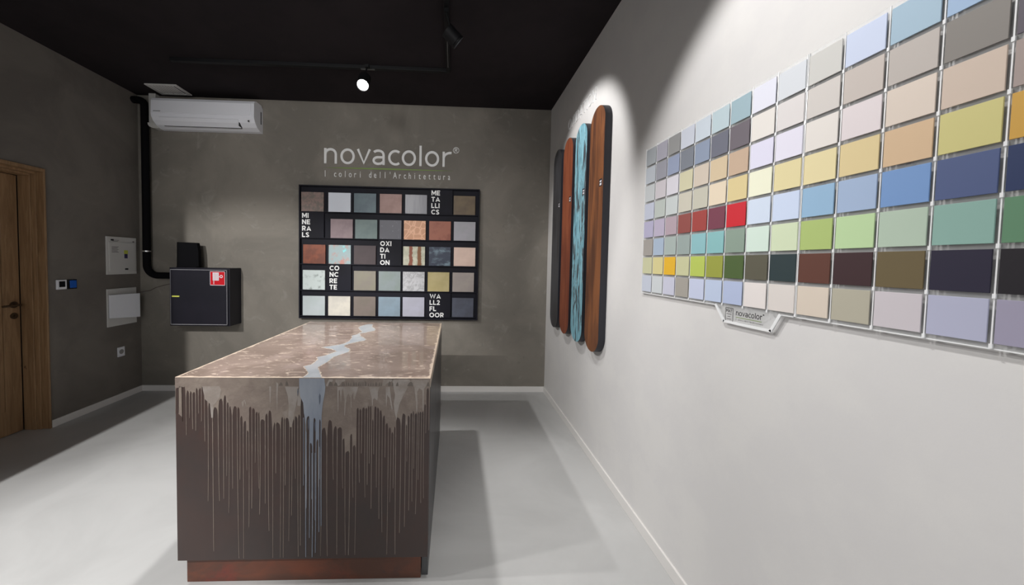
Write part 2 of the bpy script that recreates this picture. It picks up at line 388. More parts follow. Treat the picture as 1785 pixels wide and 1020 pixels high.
M['rust'] = mat('rusted_iron', lin((112, 62, 42)), .42, c2=lin((84, 54, 42)), scale=4, lo=.35, hi=.62, stretch=(.8, 1, 1.4), distort=1., bump=.12, bscale=30)
mixin(M['rust'], lin((132, 48, 36)), 3, .56, .72, amount=.7); mixin(M['rust'], lin((58, 48, 48)), 6, .6, .72, amount=.7)
mixin(M['rust'], lin((170, 135, 110)), 17, .74, .78, amount=.8)
M['side_dark'] = mat('dark_graphite_panel', lin((52, 49, 50)), .35, c2=lin((44, 42, 44)), scale=3)
M['side_grey'] = mat('grey_plinth_metal', lin((86, 87, 88)), .4, c2=lin((74, 74, 76)), scale=3)

ctr = empty('display_counter', 'long counter with brushed taupe top and dark front covered in paint drips', 'counter', ((CX0+CX1)/2, (CY0+CY1)/2, 0))
MB().box(CX0, CX1, CY0, CY1, SEAM, CZ).build('worktop', M['coat_top'], ctr, bevel=.0015)
MB().box(CX0+.0005, CX1-.002, CY0+.0008, CY0+.022, CB, SEAM-.0012).build('front_panel', M['front_brown'], ctr, bevel=.001)
MB().box(CX0+.002, CX0+.02, CY0+.022, CY1, CB, SEAM-.0012).box(CX0+.02, CX1-.02, CY1-.02, CY1-.002, CB, SEAM-.0012).box(CX0+.02, CX1-.02, CY0+.022, CY1-.02, CB, CB+.02).build('carcass', M['side_dark'], ctr)
MB().box(-1.169, -.130, 1.551, 1.562, 0, CB).box(-1.169, -1.157, 1.562, 2.9, 0, CB).box(-1.157, -.14, 2.888, 2.9, 0, CB).build('plinth', M['rust'], ctr, bevel=.002)['label'] = 'rusty orange plinth'
MB().box(-.128, -.0985, 1.566, 2.909, 0, CB-.002).build('side_plinth', M['side_grey'], ctr, bevel=.001)['label'] = 'grey side plinth'
# side doors with their handles
for k in range(3):
    y0 = CY0+.024+k*.4665; y1 = y0+.4615
    MB().box(CX1-.018, CX1-.001, y0, y1, CB+.001, SEAM-.003).build('side_door', M['side_dark'], ctr, bevel=.0015)

ZS = (CZ-SEAM)/(674.0-659.0)
def wx(px): return CX0+(px-304.6)*(CX1-CX0)/(750.4-304.6)
def wz(py): return CZ-(py-658.9)*.002548-.0000001*(py-658.9)
def q(x, y): return (wx(300+x/3.719), wz(640+y/3.719))       # from the enlarged crop of the front

rnd = random.Random(4)
arch = [(22,36,140),(42,58,125),(62,80,122),(92,104,155),(112,122,160),(128,144,165),(150,160,140),(168,182,140),(186,200,128),(206,216,180),(234,244,210),(262,282,262),(296,316,208),(328,340,185),(346,356,230),(361,370,255),(388,408,255),(414,426,262),(432,444,318),(454,468,350),(472,484,412),(488,502,258),(508,524,268),(530,542,292),(546,554,295),(562,588,340),(593,606,303),(614,630,283),(648,656,360),(662,684,360),(696,706,325),(712,718,330),(723,744,330),(752,762,350),(768,778,335),(784,798,320),(806,816,308),(822,846,180),(850,858,160),(862,876,160),(880,896,160),(900,918,160),(922,932,160),(936,950,165),(962,982,395),(1002,1024,345),(1040,1056,385),(1064,1090,392),(1096,1108,465),(1116,1140,548),(1146,1158,435),(1164,1180,510),(1188,1200,265),(1206,1218,272),(1224,1240,262),(1244,1256,265),(1262,1270,252),(1275,1284,252),(1290,1298,340),(1304,1318,255),(1322,1334,262),(1340,1352,280),(1362,1374,315),(1380,1394,365),(1402,1414,392),(1418,1430,425),(1436,1445,388),(1450,1474,328),(1490,1510,302),(1515,1522,375),(1526,1538,315),(1544,1556,298),(1560,1567,285),(1572,1588,300),(1593,1600,290),(1604,1616,290),(1620,1631,288),(1636,1646,240),(1650,1664,135)]
LB = [(220,200),(247,530),(300,240),(315,185),(355,280),(380,120),(412,585),(428,60),(452,585),(480,375),(507,250),(545,120),(557,290),(575,545),(605,400),(645,580),(687,580),(710,580),(720,100),(755,470),(768,300),(800,575),(827,500),(962,575),(983,505),(1000,575),(1032,65),(1058,565),(1105,570),(1145,570),(1160,185),(1183,570),(1190,300),(1212,435),(1240,185),(1262,100),(1285,260),(1315,80),(1323,120),(1345,330),(1360,420),(1388,385),(1405,570),(1432,125),(1445,570),(1482,425),(1505,385),(1500,520),(1540,275),(1565,215),(1592,300),(1610,70),(1627,195)]
def low(y): return (820-640)*3.719+y             # lower crop row -> upper crop row
SHORT = {40:300, 60:350, 88:440, 108:330, 125:400, 140:480, 150:410, 165:300, 184:350, 202:480, 220:430, 1668:410, 1648:430, 1634:560, 1288:500}
LBm = {}
def drip_len(xc):
    if xc < 205 or xc > 1640:
        k = min(SHORT, key=lambda s: abs(s-xc)); return SHORT[k]
    best = min(LB, key=lambda p: abs(p[0]-xc))
    if abs(best[0]-xc) < 9 and best[0] not in LBm:
        LBm[best[0]] = 1; return low(best[1])
    return rnd.uniform(560, 900)
def coat_outline(arches, x_start, x_end, ytop, dripfn, wmin=3.4, wmax=5.0, bottom=low(583)):
    """lower boundary: dark arches between narrow drips; coordinates of the enlarged crop"""
    P = [(x_start, ytop)]
    gaps = []
    xs = [x_start]+[v for a in arches for v in a[:2]]+[x_end]
    for i in range(0, len(xs)-1, 2):
        gaps.append((xs[i], xs[i+1]))
    for i, (g0, g1) in enumerate(gaps):
        xc = (g0+g1)/2; wide = g1-g0
        tl = arches[i-1][2] if i > 0 else arches[0][2]; tr = arches[i][2] if i < len(arches) else arches[-1][2]
        L = min(dripfn(xc), bottom); w = rnd.uniform(wmin, wmax)/2
        w = min(w, wide/2)
        base = max(tl, tr)
        sway = rnd.uniform(-6, 6) if L > 700 else rnd.uniform(-2, 2)
        if i > 0: P.append((g0, tl+12))
        if L > base+20:
            ymid = min(base+14+wide*2.6, L-8)
            n = 8
            if i > 0: P.append((xc-wide/2*.62, tl+(ymid-tl)*.45))
            for k in range(n+1):
                t = k/n; yy = ymid+(L-ymid)*t; s = sway*(t**3)
                P.append((xc-w*(1-.25*t)+s, yy))
            if L < bottom: P.append((xc+sway, L+w*2.2))
            for k in range(n, -1, -1):
                t = k/n; yy = ymid+(L-ymid)*t; s = sway*(t**3)
                P.append((xc+w*(1-.25*t)+s, yy))
            if i < len(gaps)-1: P.append((xc+wide/2*.62, tr+(ymid-tr)*.45))
        if i < len(gaps)-1:
            a0, a1, t = arches[i]
            P.append((a0, t+12))
            lean = rnd.uniform(.25, .75)
            for k in range(1, 6):
                u = k/6; P.append((a0+(a1-a0)*u, t+12*(abs(u-lean)/max(lean, 1-lean))**2))
    P.append((x_end, ytop))
    return P
def front_sheet(pts, depth, mb=None):
    mb = mb or MB()
    W = [q(*p) for p in pts]
    # mono-directional clean-up: drop duplicates
    out = []
    for p in W:
        if not out or (abs(p[0]-out[-1][0])+abs(p[1]-out[-1][1])) > 1e-5: out.append(p)
    return mb.prism(out, lambda u, v: (u, CY0+.0008, v), lambda u, v: (u, CY0+.0008-depth, v))
coat = coat_outline(arch, 19, 1672, 72+55, drip_len)
tc_ = front_sheet(coat, .0012)
tc_.prism([(CX0+.0003, SEAM), (CX1-.0003, SEAM), (CX1-.0003, CZ-.001), (CX0+.0003, CZ-.001)], lambda u, v: (u, CY0+.0001, v), lambda u, v: (u, CY0-.0006, v))
tc_.build('taupe_paint_coat', M['taupe_coat'], ctr)['label'] = 'taupe paint coat running down in drips'
# paler wash on top of the taupe coat: tongues hanging from the seam (crop coordinates)
pw = MB()
tong = [[(1420,80),(1440,180),(1432,240),(1440,300),(1452,345),(1456,300),(1470,240),(1492,190),(1545,90),(1532,80)],
        [(1545,90),(1568,130),(1580,230),(1584,290),(1587,292),(1590,230),(1586,160),(1600,135),(1622,150),(1626,280),(1630,282),(1632,140),(1660,100),(1664,80),(1548,80)],
        [(1060,128),(1062,270),(1064,300),(1068,270),(1068,150),(1078,150),(1084,240),(1088,150),(1098,140),(1108,220),(1106,310),(1110,318),(1113,260),(1122,190),(1134,170),(1146,200),(1150,262),(1154,262),(1152,190),(1166,160),(1164,200),(1172,212),(1184,170),(1196,128)],
        [(1268,128),(1278,170),(1286,200),(1288,250),(1293,250),(1294,210),(1304,200),(1322,215),(1326,200),(1326,160),(1338,128)],
        [(1378,128),(1380,230),(1384,260),(1388,180),(1404,200),(1412,240),(1420,280),(1424,270),(1412,190),(1404,128)],
        [(720,128),(738,190),(744,260),(740,330),(752,390),(762,392),(776,330),(790,250),(800,200),(806,128)],
        [(618,128),(620,220),(624,250),(628,220),(630,128)], [(664,100),(664,180),(667,285),(670,285),(672,180),(676,110)],
        [(440,230),(448,262),(452,250),(456,220),(462,235),(470,262),(466,225),(458,210)], [(190,128),(206,210),(238,240),(246,330),(256,330),(262,250),(300,200),(310,150),(300,128)],
        [(1005,80),(985,120),(996,126),(1010,100),(1030,92),(1030,80)], [(1048,80),(1048,120),(1062,122),(1072,120),(1090,98),(1110,92),(1110,80)],
        [(1360,80),(1356,120),(1372,122),(1386,104),(1410,95),(1430,80)], [(820,128),(800,160),(800,250),(820,255),(826,180)]]
for k, t in enumerate(tong):
    front_sheet(t, .0016, pw)
pw.build('pale_paint_wash', M['pale_coat'], ctr)['label'] = 'paler grey runs over the taupe coat'
# dark smudges on the edge of the worktop
ds = MB()
for (x0, x1) in ((1000,1030),(1036,1062),(1086,1112),(1116,1124),(1128,1140),(1144,1152),(1160,1176),(1180,1188),(1194,1206),(1210,1218),(1224,1232),(1238,1252),(1258,1268),(1274,1284),(1290,1300),(1306,1322),(1330,1340),(1344,1352),(1392,1412),(1416,1428),(1444,1462),(1520,1560),(1648,1668),(680,704),(722,740)):
    h = rnd.uniform(88, 100); xm = (x0+x1)/2+rnd.uniform(-4, 4)
    front_sheet([(x0, 122), (x0+(xm-x0)*.4, h+12), (xm, h), (x1-(x1-xm)*.3, h+9), (x1, 122)], .0021, ds)
ds.build('dark_smudges', mat('dark_taupe_smudge', lin((104, 95, 88)), .5), ctr)
# blue stream running down the front
barch = [(862,878,318),(882,894,492),(906,918,330),(926,938,470),(943,951,340)]
BL = {848:low(578), 870:low(395), 880:low(450), 903:low(578), 921:low(550), 935:low(410), 955:low(370)}
def blen(xc): return BL[min(BL, key=lambda s: abs(s-xc))]
bo = [(812,74),(812,130),(818,190),(838,232),(843,300)]+coat_outline(barch, 846, 958, 312, blen, 4, 5.5)+[(966,230),(978,170),(982,130),(974,74)]
bm_ = front_sheet(bo, .0026)
for x0, x1, y0, y1 in ((856,860,420,low(250)), (893,896,560,low(190)), (914,917,560,low(330)), (838,841,330,low(100)), (943,946,520,low(60))):
    front_sheet([(x0, y0), (x0+.5, y1), ((x0+x1)/2, y1+6), (x1-.5, y1), (x1, y0)], .0026, bm_)
bm_.build('blue_paint_stream', M['blue_coat'], ctr)['label'] = 'blue grey paint stream'
dk = MB()
for (a, b, c, d) in ((940,952,170,245), (800,808,140,190), (868,876,330,410), (912,920,350,420)):
    xm = (a+b)/2; front_sheet([(xm, c), (a, c+20), (a+2, d-14), (xm-1, d), (b-2, d-18), (b, c+16)], .0031, dk)
dk.build('dark_chips', mat('dark_slate_chip', lin((92, 98, 112)), .5), ctr)
# river on the top (crop of the worktop, origin 480,555, x5.95), projected to the plane of the top
def ray(px, py):
    c = Vector(((px-CX)/FPX, (py-CY)/FPX, 1.0)); return R0*c.x+R1*c.y+R2*c.z
def top(px, py, z=CZ):
    r = ray(px, py); t = (z-H)/r.z; return (r.x*t, r.y*t)
lb = [(285,616),(345,575),(330,545),(300,500),(380,480),(440,430),(430,405),(520,388),(640,345),(590,320),(480,303),(560,292),(660,276),(720,262),(770,236),(800,200),(795,182),(850,168),(905,138),(880,122),(865,96),(895,78),(960,62)]
rb = [(1010,62),(1000,88),(1035,112),(1030,128),(940,148),(872,160),(880,185),(940,218),(930,232),(850,246),(770,262),(705,290),(770,322),(762,350),(690,372),(600,402),(545,450),(438,510),(460,560),(480,616)]
LBk = [top(480+x/5.95, 555+y/5.95) for x, y in lb]; RBk = [top(480+x/5.95, 555+y/5.95) for x, y in rb]
LBk = [(x, max(y, CY0+.001)) for x, y in LBk]; RBk = [(x, max(y, CY0+.001)) for x, y in RBk]
def rough(poly, amp, seed):
    r = random.Random(seed); out = []
    for i in range(len(poly)-1):
        a, b = poly[i], poly[i+1]; n = max(2, int(math.dist(a, b)/.012))
        for k in range(n):
            t = k/n; j = 0 if k == 0 and i == 0 else 1
            out.append((a[0]+(b[0]-a[0])*t+r.uniform(-amp, amp)*j, max(CY0+.0012, a[1]+(b[1]-a[1])*t+r.uniform(-amp, amp)*j)))
    out.append(poly[-1]); return out
def sheet_top(poly, h0, h1, mb=None):
    return (mb or MB()).prism(poly, lambda u, v: (u, v, CZ+h0), lambda u, v: (u, v, CZ+h1))
# pale banks: separate slivers along either side
bk = MB()
def ribbon(line, w0, seed, mb):
    r = random.Random(seed); L = rough(line, .002, seed)
    for i in range(len(L)-1):
        a = Vector(L[i]); b = Vector(L[i+1]); d = b-a
        if d.length < 1e-6: continue
        n = Vector((-d.y, d.x)).normalized(); wa = w0*r.uniform(.25, 1.)
        pts = [a-n*wa-d*.1, b-n*wa+d*.1, b+n*wa+d*.1, a+n*wa-d*.1]
        mb.prism([tuple((p.x, max(CY0+.001, p.y))) for p in pts], lambda u, v: (u, v, CZ-.0005), lambda u, v: (u, v, CZ+.0006))
ribbon(LBk, .006, 3, bk); ribbon(RBk, .006, 9, bk)
bk.build('river_banks', M['bank_pale'], ctr)['label'] = 'cream edges of the painted river'
sheet_top(rough(LBk, .0025, 1)+rough(RBk, .0025, 2), -.0005, .0009).build('painted_river', M['river_blue'], ctr)['label'] = 'pale blue painted river across the top'

# ------------------------------------------------------------------ black frame with material samples
fy0, fy1 = YB-.052, YB
fx0, fx1, fz0, fz1 = -1.670, .266, .816, 2.250
frm = empty('sample_display_frame', 'large black frame on the back wall holding rows of material samples', 'display frame', ((fx0+fx1)/2, YB-.03, fz0))
MB().box(fx0, fx1, fy0, fy1, fz0, fz0+.014).box(fx0, fx1, fy0, fy1, fz1-.014, fz1).box(fx0, fx0+.014, fy0, fy1, fz0+.014, fz1-.014).box(fx1-.014, fx1, fy0, fy1, fz0+.014, fz1-.014).build('rim', M['frame_black'], frm, bevel=.0015)
MB().box(fx0+.014, fx1-.014, YB-.022, YB-.002, fz0+.014, fz1-.014).build('backing_board', M['frame_black'], frm)
rows_b = [1.970, 1.689, 1.410, 1.127, .847]
for zb in rows_b: MB().box(fx0+.014, fx1-.014, YB-.046, YB-.022, zb-.009, zb).build('ledge', M['frame_black'], frm, bevel=.001)
LET = [('MINERALS', ('MI','NE','RA','LS'), -1.637, 1.951, 1), ('METALLICS', ('ME','TA','LLI','CS'), -.259, 2.226, 0), ('OXIDATION', ('OXI','DA','TI','ON'), -.805, 1.667, 2),
       ('CONCRETE', ('CO','NC','RE','TE'), -1.345, 1.391, 3), ('WALL2FLOOR', ('WA','LL2','FL','OOR'), -.263, 1.101, 4)]
for _, lines, x0, zt, row in LET:
    zb = rows_b[row]
    xa = max(x0-.018, fx0+.015)
    pan = MB().box(xa, xa+.248, YB-.044, YB-.022, zb+.0005, min(zt+.012, fz1-.016)).build('name_panel', M['frame_black'], frm, bevel=.001)
    tm = MB()
    for k, t in enumerate(lines):
        v1 = zt-k*.0688; stroke_text(t, (x0, v1-.052, None, v1), on_back(YB-.0441), .002, tm, .21, .13)
    sub(tm, 'lettering', M['logo_white'], pan, frm)
def L18(c, k=1.75): return sc(lin(c), k)
TS = {
 '00': (-1.648, 'brown mottled', dict(c=L18((92,84,78)), c2=L18((112,94,88)), scale=30, bump=.2)),
 '01': (-1.362, 'plain white', dict(c=L18((176,180,188)), scale=4)),
 '02': (-1.090, 'slate teal', dict(c=L18((72,84,92)), c2=L18((80,95,100)), scale=5)),
 '03': (-.815, 'dusty pink brown', dict(c=L18((122,96,90)), c2=L18((132,106,100)), scale=5)),
 '04': (-.542, 'brushed dark grey', dict(c=L18((78,78,86)), c2=L18((88,88,94)), scale=6, stretch=(4, 1, .4), rough=.3)),
 '06': (-.017, 'dark bronze', dict(c=L18((76,64,50)), c2=L18((88,75,56)), scale=5)),
 '11': (-1.338, 'mauve', dict(c=L18((108,92,96)), c2=L18((118,102,104)), scale=5)),
 '12': (-1.076, 'grey green', dict(c=L18((84,98,98)), c2=L18((92,106,104)), scale=5)),
 '13': (-.815, 'dark grey speckled', dict(c=L18((80,80,86)), c2=L18((104,104,110)), scale=40, lo=.62, hi=.7)),
 '14': (-.553, 'copper scale patterned', dict(c=L18((192,150,120)), c2=L18((168,122,92)), kind='voronoi', scale=16, lo=.0, hi=.12, rough=.4)),
 '15': (-.279, 'rust red', dict(c=L18((128,78,62)), c2=L18((112,64,50)), scale=7, lo=.5, hi=.65)),
 '16': (-.010, 'lilac grey', dict(c=L18((134,132,138)), c2=L18((128,128,132)), scale=5)),
 '20': (-1.628, 'bright rust orange', dict(c=L18((106,52,28)), c2=L18((86,40,22)), scale=9)),
 '21': (-1.357, 'verdigris and red', dict(c=L18((130,146,148)), c2=L18((158,116,108)), scale=11, lo=.5, hi=.64)),
 '22': (-1.088, 'dark oxblood brown', dict(c=L18((50,38,40)), c2=L18((46,34,36)), scale=5)),
 '24': (-.557, 'cream with two rusty streaks', None),
 '25': (-.277, 'ink blue washed', dict(c=L18((40,46,60)), c2=L18((88,104,114)), scale=8, lo=.48, hi=.68, stretch=(1, 1, 2))),
 '26': (-.006, 'peach beige', dict(c=L18((178,156,144)), c2=L18((172,150,138)), scale=5)),
 '30': (-1.632, 'pale grey mottled', dict(c=L18((160,168,166)), c2=L18((116,124,122)), scale=18, lo=.52, hi=.72)),
 '32': (-1.087, 'taupe', dict(c=L18((108,102,94)), c2=L18((112,108,94)), scale=4)),
 '33': (-.820, 'sage blue grey', dict(c=L18((112,120,122)), c2=L18((106,116,112)), scale=4)),
 '34': (-.558, 'light grey crumpled', dict(c=L18((160,160,162)), c2=L18((136,136,138)), scale=16, distort=2, bump=.4)),
 '35': (-.287, 'dull gold', dict(c=L18((142,130,88)), c2=L18((150,138,98)), scale=4, rough=.35)),
 '36': (-.016, 'warm grey', dict(c=L18((132,124,118)), c2=L18((126,118,114)), scale=4)),
 '40': (-1.632, 'pale mint grey', dict(c=L18((150,156,158)), c2=L18((144,152,152)), scale=4)),
 '41': (-1.360, 'cream', dict(c=L18((178,173,162)), c2=L18((160,156,148)), scale=3)),
 '42': (-1.087, 'brown taupe', dict(c=L18((104,94,88)), c2=L18((98,90,82)), scale=4)),
 '43': (-.820, 'blue grey', dict(c=L18((112,128,140)), c2=L18((106,120,130)), scale=4)),
 '44': (-.557, 'pale lilac', dict(c=L18((144,144,156)), c2=L18((138,138,148)), scale=4)),
 '46': (-.016, 'dark slate', dict(c=L18((64,68,80)), c2=L18((58,60,70)), scale=5)),
}
ORDR = ['top row', 'second row', 'middle row', 'fourth row', 'bottom row']
ORDC = ['first', 'second', 'third', 'fourth', 'fifth', 'sixth', 'seventh', 'eighth', 'ninth', 'tenth', 'eleventh', 'twelfth', 'thirteenth', 'fourteenth']
hz = [.206, .206, .205, .212, .212]
for key, (x0, nm, kw) in TS.items():
    r, c = int(key[0]), int(key[1]); zb = rows_b[r]+.0003
    if kw is None:
        m = mat('sample_rust_streaks', L18((168,166,150)), .5, c2=L18((150,150,132)), scale=20)
        nt = m.node_tree; b = nt.nodes['Principled BSDF']; inp = b.inputs['Base Color']
        tc = nt.nodes.new('ShaderNodeTexCoord'); sp = nt.nodes.new('ShaderNodeSeparateXYZ'); nt.links.new(tc.outputs['Object'], sp.inputs[0])
        no = nt.nodes.new('ShaderNodeTexNoise'); no.inputs['Scale'].default_value = 25; nt.links.new(tc.outputs['Object'], no.inputs['Vector'])
        for xc, wd, cc in ((.082, .022, (112,62,44)), (.175, .024, (104,68,38))):
            a = nt.nodes.new('ShaderNodeMath'); a.operation = 'MULTIPLY_ADD'; a.inputs[1].default_value = .03; a.inputs[2].default_value = -.015; nt.links.new(no.outputs['Fac'], a.inputs[0])
            s1 = nt.nodes.new('ShaderNodeMath'); s1.operation = 'ADD'; nt.links.new(sp.outputs[0], s1.inputs[0]); nt.links.new(a.outputs[0], s1.inputs[1])
            s2 = nt.nodes.new('ShaderNodeMath'); s2.operation = 'SUBTRACT'; nt.links.new(s1.outputs[0], s2.inputs[0]); s2.inputs[1].default_value = xc
            s3 = nt.nodes.new('ShaderNodeMath'); s3.operation = 'ABSOLUTE'; nt.links.new(s2.outputs[0], s3.inputs[0])
            rr = nt.nodes.new('ShaderNodeMapRange'); nt.links.new(s3.outputs[0], rr.inputs[0]); rr.inputs['From Min'].default_value = wd*.7; rr.inputs['From Max'].default_value = wd
            rr.inputs['To Min'].default_value = 1; rr.inputs['To Max'].default_value = 0
            mx = nt.nodes.new('ShaderNodeMix'); mx.data_type = 'RGBA'; mx.inputs[7].default_value = (*L18(cc), 1)
            nt.links.new(inp.links[0].from_socket, mx.inputs[6]); nt.links.new(rr.outputs[0], mx.inputs[0]); nt.links.new(mx.outputs[2], inp)
    else:
        kw = dict(kw); cc = kw.pop('c'); m = mat('sample_'+nm.replace(' ', '_'), cc, kw.pop('rough', .5), **kw)
        if key == '21': mixin(m, L18((110,190,195)), 9, .58, .68)
    o = MB().box(x0, x0+.236, YB-.040, YB-.0222, zb, zb+hz[r]).build('material_sample', m, bevel=.0012, loc=(x0, YB-.03, zb))
    tag(o, nm+' sample tile in black frame, '+ORDR[r]+', '+ORDC[c]+' place from left', 'sample', 'material samples in the black frame')

# ------------------------------------------------------------------ logo over the frame
lg = empty('wall_logo', 'pale raised novacolor shop lettering with green underline above the sample frame', 'sign', (-.73, YB-.01, 2.36))
stroke_text('novacolor', (-1.419, 2.493, -.048, 2.712), on_back(YB-.0002), .012, MB(), .114, .125, low_=True).build('name_lettering', M['logo_white'], lg)
text_mb('®', (-.034, 2.642, .034, 2.708), on_back(YB-.0002), .010).build('registered_mark', M['logo_white'], lg)
text_mb("I colori dell'Architettura", (-1.412, 2.352, -.06, 2.422), on_back(YB-.0002), .008, mono=(.86, 1.)).build('tagline_lettering', M['logo_white'], lg)
MB().prism([(-1.415, 2.449), (-1.2, 2.455), (-.72, 2.460), (-.25, 2.455), (-.035, 2.451), (-.25, 2.447), (-.72, 2.443), (-1.2, 2.445)], lambda u, v: (u, YB-.0002, v), lambda u, v: (u, YB-.005, v)).build('underline', M['logo_green'], lg)

# ------------------------------------------------------------------ air conditioner, vent, pipe
ac = empty('air_conditioner', 'white split air conditioner unit high on the back wall', 'air conditioner', (-2.575, YB, 2.78))
ax0, ax1 = -3.085, -2.067
prof = [(YB-.002, 3.05), (YB-.03, 3.082), (YB-.125, 3.082), (YB-.15, 3.072), (YB-.165, 3.045), (YB-.170, 2.90), (YB-.164, 2.873), (YB-.145, 2.842), (YB-.105, 2.808), (YB-.05, 2.787), (YB-.002, 2.782)]
prof = [(a, b-.012 if b > 2.9 else b) for a, b in prof]
MB().prism(prof, lambda u, v: (ax0, u, v), lambda u, v: (ax1, u, v)).build('housing', M['white_plastic'], ac, bevel=.004)
MB().box(ax0+.012, ax1-.03, YB-.1755, YB-.168, 2.905, 3.03).build('front_cover', M['white_plastic'], ac, bevel=.003)
fl = [(YB-.1655, 2.868), (YB-.1465, 2.8385), (YB-.108, 2.8045), (YB-.112, 2.800), (YB-.151, 2.834), (YB-.170, 2.864)]
MB().prism(fl, lambda u, v: (ax0+.08, u, v), lambda u, v: (ax1-.16, u, v)).build('air_flap', M['white_plastic'], ac)
gl = [(YB-.1085, 2.806), (YB-.1045, 2.8035), (YB-.100, 2.800), (YB-.104, 2.7965), (YB-.112, 2.8005)]
MB().prism(gl, lambda u, v: (ax0+.085, u, v), lambda u, v: (ax1-.155, u, v)).box(ax1-.158, ax1-.155, YB-.158, YB-.108, 2.804, 2.842).build('flap_gap', M['grey_line'], ac)
MB().box(ax1-.0005, ax1+.0012, YB-.045, YB-.030, 2.87, 3.0).build('side_slot', M['grey_line'], ac)
MB().box(ax0+.03, ax0+.10, YB-.1772, YB-.1754, 2.918, 2.924).build('maker_mark', M['grey_ink'], ac)
MB().cyl((ax1-.055, YB-.163, 2.857), (ax1-.055, YB-.171, 2.850), .007).build('sensor_dot', M['black_ink'], ac)
# white pipe trunking at its left, up to the ceiling
tk = MB().box(-3.195, -3.125, YB-.062, YB-.001, 2.84, ZC-.001)
tk.prism([(-3.195, 2.84), (-3.125, 2.84), (-3.086, 2.80), (-3.086, 2.785), (-3.14, 2.785), (-3.18, 2.80), (-3.193, 2.82)], lambda u, v: (u, YB-.001, v), lambda u, v: (u, YB-.075, v))
tk.box(-3.125, -3.086, YB-.075, YB-.001, 2.84, 3.0)
tag(tk.build('pipe_trunking', M['offwhite_plastic'], bevel=.006), 'white pipe trunking between ceiling and left end of the air conditioner', 'trunking')
vt = empty('ceiling_vent', 'small white square air vent in the black ceiling above the air conditioner', 'vent', (-2.91, 3.70, ZC))
vx0, vx1, vy0, vy1 = -3.062, -2.758, 3.595, 3.808
MB().box(vx0, vx1, vy0, vy0+.022, ZC-.012, ZC).box(vx0, vx1, vy1-.022, vy1, ZC-.012, ZC).box(vx0, vx0+.03, vy0+.022, vy1-.022, ZC-.012, ZC).box(vx1-.03, vx1, vy0+.022, vy1-.022, ZC-.012, ZC).build('vent_frame', M['white_steel'], vt, bevel=.002)
MB().box(vx0+.03, vx1-.03, vy0+.022, vy1-.022, ZC-.003, ZC-.0005).build('vent_backing', mat('vent_shadow', (.03, .03, .04), .8), vt)
vs = MB()
for k in range(8):
    x = vx0+.042+k*.028
    vs.add([(x, vy0+.022, ZC-.010), (x+.010, vy0+.022, ZC-.003), (x+.010, vy1-.022, ZC-.003), (x, vy1-.022, ZC-.010), (x+.001, vy0+.022, ZC-.011), (x+.011, vy0+.022, ZC-.004), (x+.011, vy1-.022, ZC-.004), (x+.001, vy1-.022, ZC-.011)],
           [(0, 1, 2, 3), (4, 7, 6, 5), (0, 4, 5, 1), (2, 6, 7, 3), (0, 3, 7, 4), (1, 5, 6, 2)])
vs.build('vent_louvres', M['white_steel'], vt)
# black insulated pipe
pr = .034
def bend(c, a0, a1, r, ax, n=8):
    out = []
    for k in range(n+1):
        t = a0+(a1-a0)*k/n; out.append(tuple(c[i]+r*(ax[0][i]*math.cos(t)+ax[1][i]*math.sin(t)) for i in range(3)))
    return out
py_ = YB-.055
path = [(XL+.004, py_, 3.075), (-3.30, py_, 3.075)]+bend((-3.30, py_, 3.015), PI/2, 0, .06, ((1, 0, 0), (0, 0, 1)))
path += [(-3.239, py_, 2.6), (-3.239, py_, 1.9), (-3.241, py_, 1.40)]+bend((-3.131, py_, 1.365), PI, 1.5*PI, .11, ((1, 0, 0), (0, 0, 1)), 12)+[(-3.0, py_, 1.255), (-2.905, py_, 1.255)]
pp = empty('black_pipe', 'thick black insulated pipe running down the back left corner into the black cabinet', 'pipe', (-3.239, py_, 1.25))
MB().tube(path, pr).build('pipe_sleeve', M['black_foam'], pp)
MB().cyl((-3.241, py_, 1.503), (-3.241, py_, 1.515), pr+.002).build('pipe_clamp', M['chrome'], pp)['label'] = 'shiny metal band'
# ------------------------------------------------------------------ fire hose cabinet
bx0, bx1, by0, bz0, bz1 = -2.903, -2.304, YB-.205, .748, 1.347
bx = empty('fire_hose_cabinet', 'square black wall cabinet with red fire hose sign beside the corner pipe', 'cabinet', ((bx0+bx1)/2, YB-.1, bz0))
MB().box(bx0, bx1, by0+.012, YB-.001, bz0, bz1).build('cabinet_body', M['box_black'], bx, bevel=.002)
dr = MB().box(bx0+.012, bx1-.012, by0, by0+.0115, bz0+.010, bz1-.014).build('cabinet_door', M['box_black'], bx, bevel=.002)
tr = MB(); a0, a1, b0, b1 = bx0+.016, bx1-.020, bz0+.014, bz1-.018
tr.box(a0, a1, by0-.0015, by0, b0, b0+.006).box(a0, a1, by0-.0015, by0, b1-.005, b1).box(a0, a0+.003, by0-.0015, by0, b0, b1).box(a1-.004, a1, by0-.0015, by0, b0, b1)
sub(tr, 'door_trim', M['silver_trim'], dr, bx)['label'] = 'thin silver line round the door'
sub(MB().prism([(-2.868, 1.046), (-2.800, 1.046), (-2.793, 1.052), (-2.798, 1.060), (-2.868, 1.061)], lambda u, v: (u, by0, v), lambda u, v: (u, by0-.006, v)), 'door_latch', M['yellow'], dr, bx)['label'] = 'yellow latch tab'
sx0, sx1, sz0, sz1 = -2.492, -2.342, 1.170, 1.314
sg = MB().box(sx0, sx1, by0-.0015, by0, sz0, sz1).build('fire_sign', M['red'], bx, bevel=.0008); sg['label'] = 'red and white fire hose sticker'
g = MB().box(sx0, sx1, by0-.0021, by0-.0015, sz0, sz0+.005).box(sx0, sx1, by0-.0021, by0-.0015, sz1-.004, sz1).box(sx0, sx0+.004, by0-.0021, by0-.0015, sz0, sz1).box(sx1-.004, sx1, by0-.0021, by0-.0015, sz0, sz1)
